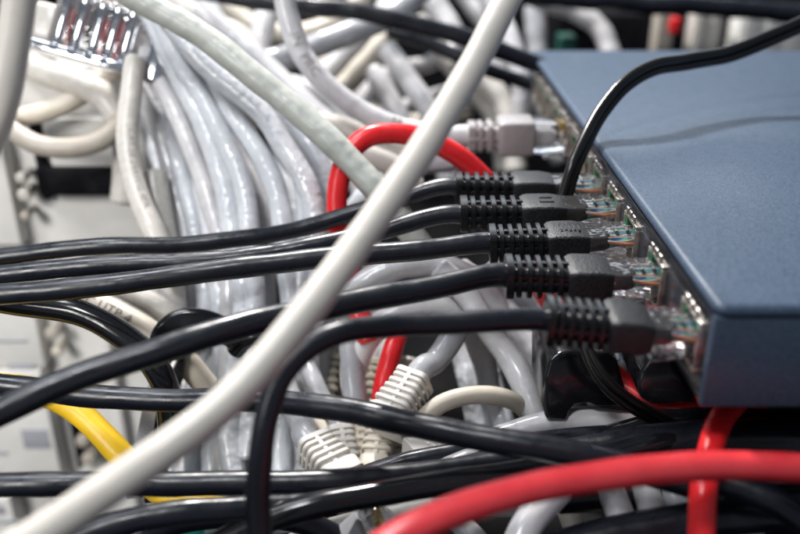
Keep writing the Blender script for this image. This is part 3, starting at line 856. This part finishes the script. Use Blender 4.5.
# ---------------------------------------------------------------- beige ribbed boots, lower centre
def booted(label, pts, r, sheath, bmat, a, b, w0, h0, w1, h1, ribs, up=Vector((0, 0, 1)), tail=None):
    A, B = P(*a), P(*b)
    root = empty('network_cable', B - Vector((0, 0, 5)), label, 'network cable', 'cables with ribbed boots at lower centre')
    t = (B - A).normalized()
    SEED[0] += 1
    sm = jitter(spline(pts3(pts) + [A - t * 5, A + t * 3]), .6, SEED[0])
    mb = MB(); tube(mb, sm, r, SEED[0], .03, .012, 18); mb.build('sheath', sheath, root)
    if abs(t.dot(up)) > .9: up = Vector((0, 1, 0))
    boot(root, A, B, w0, h0, w1, h1, ribs, bmat, up, core=.80)
    ay = up.cross(t).normalized(); az = t.cross(ay).normalized()
    mb = MB(); mb.loft([rrect(B + t * s_, ay, az, W / 2, Hh / 2, 1.8) for s_, W, Hh in ((-1, w1 * .85, h1 * .85), (.4, w1 * .97, h1 * .97), (5.5, w1 * .97, h1 * .97), (6, w1 * .9, h1 * .9))])
    mb.build('plug_hood', bmat, root, auto=35)
booted('white boot tilted on a blue grey cable, just above the level black cable', [(282, 380, 345), (292, 405, 338), (303, 425, 331)], 5.0, 'grey_pvc', 'white_boot',
       (312, 444, 322), (336, 474, 312), 13, 13, 16, 16, 5)
booted('beige boot with slots standing upright under the dipping black cable', [(352, 300, 372), (352, 345, 366), (352, 385, 358)], 5.0, 'ivory_pvc', 'beige_boot',
       (358, 418, 345), (357, 470, 330), 13, 12, 15, 14, 6)
booted('beige boot behind the left side of the black bend, half in shade', [(352, 300, 400), (336, 320, 398), (328, 340, 395)], 5.0, 'ivory_pvc', 'beige_boot',
       (327, 358, 385), (322, 402, 375), 14, 14, 16, 16, 5)
booted('white ribbed boot leaning left at the end of a lilac grey cable', [(462, 318, 338), (450, 342, 335), (434, 362, 331)], 5.0, 'grey_pvc', 'white_boot',
       (416, 378, 324), (392, 416, 315), 13, 13, 16, 16, 6)
booted('dark beige boot with slots behind the end of the cream arc', [(410, 360, 372), (404, 390, 368)], 4.6, 'ivory_pvc', 'beige_boot',
       (400, 425, 350), (392, 474, 338), 14, 13, 16, 15, 6)
booted('small white ribbed boot lying flat above the level black cable', [(500, 440, 318), (475, 446, 316)], 4.2, 'white_pvc', 'white_boot',
       (456, 447, 312), (424, 456, 306), 11, 11, 13, 13, 6)
booted('small beige boot pointing down left of the dull grey cable', [(392, 320, 372), (388, 355, 360), (385, 380, 350), (384, 400, 345)], 4.0, 'white_pvc', 'beige_boot',
       (383, 414, 336), (376, 462, 322), 11, 11, 12, 12, 6)
booted('small white boot in shade low between the tan cable and slotted boot', [(296, 310, 374), (302, 350, 366), (316, 385, 352), (330, 410, 346)], 4.0, 'grey_pvc', 'white_boot',
       (340, 428, 336), (348, 474, 326), 10, 10, 12, 12, 6)
booted('beige boot beside the hanging dark red cable', [(372, 320, 380), (374, 345, 376)], 4.6, 'white_pvc', 'beige_boot',
       (373, 362, 368), (370, 405, 360), 12, 12, 14, 14, 5)
cable('network_cable', 'cream cable arcing out of the beige boots under the lowest black plug', 'beige_pvc', 3.5,
      [(404, 432, 318), (420, 420, 316), (442, 403, 316), (475, 395, 318), (510, 400, 322), (532, 418, 328), (545, 445, 335)], amp=.4)
cable('network_cable', 'tan cable running diagonally between the white and beige boots', 'beige_pvc', 4.0,
      [(280, 385, 352), (305, 412, 346), (330, 438, 340), (355, 466, 334), (380, 500, 330)], amp=.4)
cable('network_cable', 'blue grey cable standing vertical between two beige boots', 'grey_pvc', 5.0,
      [(345, 300, 358), (350, 345, 352), (354, 385, 347), (356, 410, 345)], amp=.5)
cable('network_cable', 'dull grey cable descending beside the slotted beige boot', 'grey_pvc', 4.6,
      [(383, 395, 352), (382, 430, 345), (378, 475, 336), (370, 520, 328)], amp=.5)

# ---------------------------------------------------------------- white cables below the plugs
WG = 'white cables tangled below the black plugs'
W = [
 ('pinkish white cable arching under the fourth black cable to the lower left', 'white_pvc', 5.2, [(352, 375, 352), (364, 345, 350), (384, 320, 348), (415, 304, 346), (445, 306, 346), (466, 322, 350), (480, 352, 358), (490, 395, 368), (494, 440, 376)]),
 ('white cable bulging above the fourth black cable below its plug row', 'white_pvc', 5.4, [(330, 300, 350), (360, 285, 348), (400, 268, 348), (440, 266, 350), (475, 282, 352), (500, 312, 354), (530, 350, 356)]),
 ('glossy white cable dropping in an S towards the black clip', 'white_pvc', 5.0, [(440, 270, 342), (464, 292, 340), (490, 330, 336), (512, 362, 332), (530, 398, 326), (540, 425, 322), (545, 460, 320)]),
 ('white cable curving down beside the black clip, left of it', 'white_pvc', 5.0, [(460, 268, 362), (492, 294, 358), (522, 332, 352), (542, 362, 346), (552, 395, 342), (556, 430, 340)]),
 ('grey white cable vanishing behind the black clip', 'grey_pvc', 5.2, [(490, 270, 378), (522, 298, 372), (556, 334, 362), (580, 365, 354), (600, 400, 350)]),
 ('speckled blue white cable falling through the dark gap, on its left', 'blue_white_pvc', 5.4, [(448, 300, 386), (458, 335, 380), (468, 380, 372), (478, 425, 366), (484, 470, 360)]),
 ('speckled blue white cable falling through the dark gap, on its right', 'blue_white_pvc', 5.4, [(468, 300, 392), (480, 340, 386), (492, 385, 378), (504, 430, 370), (512, 470, 364)]),
 ('white cable lying level below the black clip', 'white_pvc', 5.0, [(470, 452, 300), (510, 434, 300), (545, 425, 300), (590, 422, 300), (640, 428, 300), (690, 440, 300)]),
 ('bright white cable edge between the two lower black cables', 'white_pvc', 4.0, [(430, 476, 276), (470, 462, 278), (510, 454, 282), (560, 446, 288)]),
]
for i, (lb, m, r, pts) in enumerate(W):
    cable('network_cable', lb, m, r, pts, WG, amp=1.2, wob=.05, lump=.02)
ob, smb = cable('network_cable', 'white cable with blue printing standing between the two black clips', 'white_pvc', 4.6,
      [(600, 320, 322), (612, 345, 318), (624, 370, 314), (636, 398, 310), (650, 430, 308)], amp=.3)
text_on(ob, smb, 4.6, 'G 05', 7.0, 4, 0.1, 'ink_blue', name='printed_text')
cable('network_cable', 'short grey cable right beside the blue printed one', 'grey_pvc', 4.6,
      [(625, 325, 326), (638, 348, 324), (650, 372, 322), (662, 400, 320)], amp=.3)

# black clips
def clip(label, outline, D, depth, bev=1.6, inner=None):
    root_f = [P(x, y, D) for x, y in outline]
    bm = bmesh.new()
    f = [bm.verts.new(v) for v in root_f]
    b = [bm.verts.new(v + Vector((0, depth, 0))) for v in root_f]
    n = len(f)
    bm.faces.new(f); bm.faces.new(list(reversed(b)))
    for i in range(n): bm.faces.new([f[i], f[(i + 1) % n], b[(i + 1) % n], b[i]])
    bmesh.ops.recalc_face_normals(bm, faces=bm.faces)
    bmesh.ops.bevel(bm, geom=list(bm.edges), offset=bev, segments=3, profile=.5, affect='EDGES')
    bm.verts.index_update()
    mb = MB(); mb.add([v.co.copy() for v in bm.verts], [tuple(q.index for q in fc.verts) for fc in bm.faces]); bm.free()
    o = mb.build('cable_clip', 'black_gloss', auto=40)
    return tag(o, label, 'cable clip', 'black clips under the plugs')
clip('glossy black clip with a rounded arch hanging below the lowest black plug', [(545, 420), (545, 378), (549, 362), (558, 354), (572, 351), (609, 352), (617, 359), (625, 388), (628, 407), (596, 408), (590, 404), (576, 405), (570, 412), (567, 421)], 294, 34, 1.4)
clip('black wedge shaped clip leaning under the corner of the switch', [(637, 388), (641, 372), (655, 353), (664, 353), (684, 380), (698, 404), (650, 405), (640, 398)], 284, 30, 1.4)

# ---------------------------------------------------------------- bottom right and bottom centre bits
G3 = 'cables seen below the red arch'
B3 = [
 ('white cable dropping below the red arch, left of the light grey one', 'white_pvc', 4.3, [(604, 470, 262), (613, 495, 258), (624, 525, 254), (632, 570, 250)]),
 ('light grey cable below the red arch, left of the dark grey one', 'white_pvc', 4.3, [(638, 465, 262), (646, 492, 258), (654, 522, 254), (660, 570, 250)]),
 ('dark grey cable below the red arch right beside the hanging red cable', 'grey_pvc', 4.3, [(664, 462, 264), (672, 490, 260), (682, 522, 256), (690, 570, 252)]),
 ('white cable below the red arch at bottom centre', 'white_pvc', 4.8, [(560, 488, 250), (540, 508, 246), (524, 530, 242), (510, 570, 238)]),
 ('tan cable end below the red arch between white ones', 'beige_pvc', 4.3, [(580, 480, 274), (592, 508, 270), (604, 535, 266), (612, 570, 262)]),
 ('dull grey cable right of the hanging red cable under the arch', 'grey_pvc', 4.6, [(716, 470, 274), (728, 492, 272), (744, 520, 270), (760, 560, 266)]),
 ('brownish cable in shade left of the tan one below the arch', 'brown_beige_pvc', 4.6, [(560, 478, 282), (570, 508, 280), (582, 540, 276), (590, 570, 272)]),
]
B3 += [
 ('pale cable lying low under the level black cable at bottom centre', 'white_pvc', 4.6, [(280, 500, 330), (340, 496, 326), (400, 500, 322), (450, 515, 318), (480, 545, 312)]),
 ('light grey cable crossing below the white boots towards bottom centre', 'grey_pvc', 4.6, [(300, 470, 345), (360, 490, 340), (420, 486, 336), (480, 478, 334), (540, 490, 332), (580, 520, 330)]),
 ('grey white cable in the shade between the red arch and the bottom black cable', 'grey_pvc', 4.4, [(690, 500, 285), (730, 496, 282), (770, 504, 280), (820, 520, 278)]),
 ('pale cable beyond the dark grey one below the red arch', 'ivory_pvc', 4.2, [(684, 462, 290), (696, 490, 288), (712, 520, 286), (724, 560, 284)]),
 ('shaded grey cable between the two white ones below the arch', 'grey_pvc', 4.2, [(622, 462, 280), (632, 490, 277), (644, 522, 274), (650, 560, 272)]),
]
for lb, m, r, pts in B3:
    cable('network_cable', lb, m, r, pts, G3, amp=.5, wob=.05)
cable('network_cable', 'cream white cable running under the red arch at bottom centre', 'ivory_pvc', 5.2,
      [(280, 556, 276), (320, 538, 276), (370, 524, 276), (430, 509, 276), (470, 501, 276), (520, 500, 276)], amp=.4)
cable('network_cable', 'grey cable at the very bottom left of the teal plug', 'grey_pvc', 5.0,
      [(100, 560, 320), (140, 530, 320), (170, 512, 320), (210, 500, 320), (260, 495, 320)], amp=.4)
cable('network_cable', 'white cable at the very bottom beside the teal plug', 'white_pvc', 5.0,
      [(150, 560, 300), (190, 535, 300), (230, 520, 300), (290, 512, 300)], amp=.4)
def small_plug(label, a, b, mats, w=9, h=7):
    A, B = P(*a), P(*b); t = (B - A).normalized(); up = Vector((0, 0, 1)); ay = up.cross(t).normalized(); az = t.cross(ay)
    root = empty('network_plug', A - Vector((0, 0, 5)), label, 'plug')
    L = (B - A).length
    mb = MB(); mb.loft([rrect(A + t * s_, ay, az, w / 2 * k, h / 2 * k, 1.5) for s_, k in ((0, .7), (1, 1), (L * .5, 1), (L * .52, .9))]); mb.build('plug_hood', mats[0], root, auto=35)
    mb = MB(); mb.loft([rrect(A + t * s_, ay, az, w / 2 * k, h / 2 * k, .8) for s_, k in ((L * .5, .86), (L * .95, .86), (L, .7))]); c = mb.build('clear_plug', mats[1], root, auto=35)
    mb = MB()
    for q in range(6): mb.box(A + t * L * .9 + ay * (-w * .3 + q * w * .12) + az * h * .3, t * 1.6, ay * .3, az * .5)
    mb.build('contact_blades', 'pin_gold', c, smooth=False)
small_plug('teal plug peeking out between black cables at bottom left', (186, 545, 285), (184, 508, 285), ('teal_plastic', 'teal_plastic'), 12, 9)
small_plug('grey and clear plug lying beside the red arch at bottom centre', (352, 548, 258), (388, 516, 256), ('grey_pvc', 'clear_plastic'), 13, 11)
cable('network_cable', 'short yellow lead beside the clear plug at bottom centre', 'yellow_pvc', 3.0, [(395, 520, 276), (408, 516, 276), (420, 520, 276), (430, 532, 276)], amp=.1)

# ---------------------------------------------------------------- background cables, upper centre and right
UG = 'blurred cables in the upper background'
U = [
 ('thick black cable crossing the upper background from left to the cream one', 'black_pvc', 5.2, [(170, -18, 480), (230, -4, 480), (300, 5, 480), (370, 14, 482), (430, 28, 484), (480, 44, 488), (530, 62, 494), (570, 80, 500)]),
 ('thinner black cable below the thick one in the upper background', 'black_pvc', 4.4, [(390, 30, 520), (440, 48, 520), (490, 70, 522), (530, 84, 526)]),
 ('black cable along the top edge behind the switch', 'black_pvc', 7.0, [(480, -8, 640), (560, -2, 640), (640, 3, 640), (720, 8, 640), (860, 18, 640)]),
 ('white cable dropping to the far left corner of the switch', 'white_pvc', 7.0, [(478, -30, 560), (494, 10, 556), (512, 45, 550), (522, 80, 545), (520, 130, 545)]),
 ('white cable arching behind the far edge of the switch', 'white_pvc', 8.0, [(520, -10, 670), (550, 3, 670), (580, 12, 668), (602, 32, 664), (615, 70, 660)]),
 ('beige cable slanting up right in the dark gap, lower of two', 'beige_pvc', 7.2, [(295, 135, 560), (320, 108, 560), (350, 78, 560), (380, 45, 562), (400, 15, 565)]),
 ('white cable slanting up right in the dark gap, upper of two', 'white_pvc', 7.6, [(285, 120, 590), (320, 80, 590), (345, 52, 590), (375, 25, 594), (400, -20, 600)]),
 ('white cable descending left of the cream one above the red loop', 'white_pvc', 7.0, [(385, 50, 540), (405, 75, 536), (425, 105, 532), (440, 140, 530), (450, 190, 530)]),
 ('blurred white cable further left in the same dark gap', 'white_pvc', 7.0, [(372, 70, 560), (388, 95, 556), (404, 125, 552), (415, 170, 550)]),
 ('cream cable curving down right between cream and white ones', 'ivory_pvc', 8.0, [(455, 60, 600), (480, 78, 598), (500, 98, 595), (512, 130, 592), (516, 170, 590)]),
 ('pinkish white cable at the top edge left of the cream crossing', 'white_pvc', 8.6, [(415, -30, 640), (436, 5, 640), (455, 35, 638), (470, 70, 636)]),
 ('white cable at the top edge right above the crossing', 'white_pvc', 9.0, [(440, -40, 700), (470, 0, 700), (490, 30, 700), (500, 70, 700)]),
 ('cream cable stub standing at the top edge over the black cable', 'ivory_pvc', 7.4, [(402, -30, 560), (403, 0, 560), (402, 25, 560)]),
 ('grey white cable upright behind the top edge left of the switch', 'grey_pvc', 9.0, [(532, -30, 720), (535, 10, 715), (538, 60, 712), (540, 110, 710)]),
 ('lilac grey cable leaning across the middle of the upper left background', 'grey_pvc', 7.6, [(190, 90, 540), (215, 80, 520), (250, 68, 520), (290, 55, 522), (340, 36, 526), (400, 10, 540), (440, -30, 560)]),
 ('cream cable curving over the bundle top', 'ivory_pvc', 7.8, [(160, -10, 540), (200, 20, 540), (240, 38, 540), (262, 70, 540), (278, 120, 540)]),
 ('white cable end pointing up behind the pale green cable', 'white_pvc', 8.0, [(290, -40, 570), (268, 10, 562), (258, 50, 556), (250, 90, 552), (246, 130, 550)]),
 ('beige cable at top left of the printed cable', 'beige_pvc', 8.0, [(200, -40, 640), (228, 5, 640), (262, 28, 640), (310, 32, 640), (350, 10, 645), (380, -30, 650)]),
 ('white cable low in the gap behind the pale green and printed cables', 'white_pvc', 7.4, [(220, 90, 500), (262, 85, 500), (300, 88, 500), (330, 100, 500), (350, 150, 500)]),
 ('cream cable passing behind the red loop', 'ivory_pvc', 5.6, [(290, 118, 420), (335, 128, 420), (370, 138, 420), (400, 150, 418), (425, 150, 416), (470, 160, 414)]),
 ('dull blue white cable inside the red loop', 'blue_white_pvc', 6.2, [(345, 235, 408), (362, 205, 410), (385, 182, 412), (415, 165, 414), (450, 160, 416)]),
 ('cream cable ends inside the red loop lower down', 'ivory_pvc', 5.4, [(352, 150, 396), (376, 158, 396), (398, 170, 398), (415, 188, 400)]),
 ('grey clutter cable between bundle and red loop', 'grey_pvc', 7.0, [(270, 110, 470), (300, 140, 468), (325, 175, 465), (335, 215, 462), (340, 260, 460)]),
 ('faint white cable bending through the dark gap right of the printed cable', 'white_pvc', 6.4, [(330, 140, 620), (352, 118, 620), (372, 88, 620), (398, 70, 622), (430, 62, 626), (470, 40, 630)]),
 ('beige cable bending behind the two slanting ones in the dark gap', 'beige_pvc', 6.6, [(300, 60, 660), (330, 70, 660), (356, 98, 660), (384, 118, 660), (420, 122, 660), (470, 110, 660)]),
 ('pale cable curving under the thinner black cable left of the switch', 'ivory_pvc', 7.0, [(420, 20, 620), (446, 60, 618), (476, 92, 616), (498, 128, 614), (504, 170, 612)]),
 ('grey white cable looping behind the grey plug', 'white_pvc', 6.6, [(380, 120, 640), (420, 100, 640), (462, 92, 640), (496, 104, 640), (530, 125, 640), (560, 160, 640)]),
 ('blue white cable along the top left of the dark gap', 'blue_white_pvc', 7.0, [(190, -30, 600), (216, 20, 600), (236, 56, 600), (236, 90, 600), (220, 130, 600)]),
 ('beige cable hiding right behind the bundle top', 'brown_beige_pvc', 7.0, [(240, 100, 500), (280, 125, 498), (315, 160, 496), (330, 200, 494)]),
]
for lb, m, r, pts in U:
    cable('network_cable', lb, m, r, pts, UG, amp=1.5, wob=.05, n=16)

# far right behind the switch: dark device with pale and red plugs
def far_box(label, px0, py0, px1, py1, Y, depth, material, name, cat, b=2.0, ribs=0):
    a, c = PY(px0, py0, Y), PY(px1, py1, Y)
    root = empty(name, Vector(((a.x + c.x) / 2, Y, c.z)), label, cat)
    MB().box(Vector(((a.x + c.x) / 2, Y + depth / 2, (a.z + c.z) / 2)), Vector((abs(c.x - a.x) / 2, 0, 0)), Vector((0, depth / 2, 0)), Vector((0, 0, abs(a.z - c.z) / 2)), b).build('shell', material, root)
    for k in range(ribs):
        x = a.x + (c.x - a.x) * (k + .5) / ribs
        MB().box(Vector((x, Y - 1, (a.z + c.z) / 2)), Vector((abs(c.x - a.x) / ribs * .3, 0, 0)), Vector((0, .9, 0)), Vector((0, 0, abs(a.z - c.z) / 2 * .9)), .5).build('rib', material, root)
far_box('dark case standing behind the far edge of the switch', 560, 14, 1000, 160, 760, 90, 'dark_metal', 'equipment_case', 'equipment case')
far_box('upright cream plug behind the switch left of the white block', 696, 10, 718, 60, 720, 20, 'ivory_pvc', 'cream_plug', 'plug', ribs=2)
far_box('narrow cream plug behind the switch, leftmost of the pale ones', 660, 10, 670, 60, 720, 20, 'brown_beige_pvc', 'cream_plug', 'plug')
far_box('wide white block behind the switch at the right edge', 742, 14, 820, 70, 720, 26, 'panel_white', 'terminal_block', 'terminal block', ribs=4)
far_box('small dark red plug behind the switch', 672, 18, 680, 34, 715, 20, 'red_pvc', 'red_plug', 'plug')
far_box('green plug beyond the far left corner of the switch', 560, 36, 574, 70, 700, 20, 'green_plastic', 'green_plug', 'plug')
far_box('red plug above the green one beyond the switch corner', 574, 8, 596, 22, 742, 16, 'red_pvc', 'red_plug', 'plug')
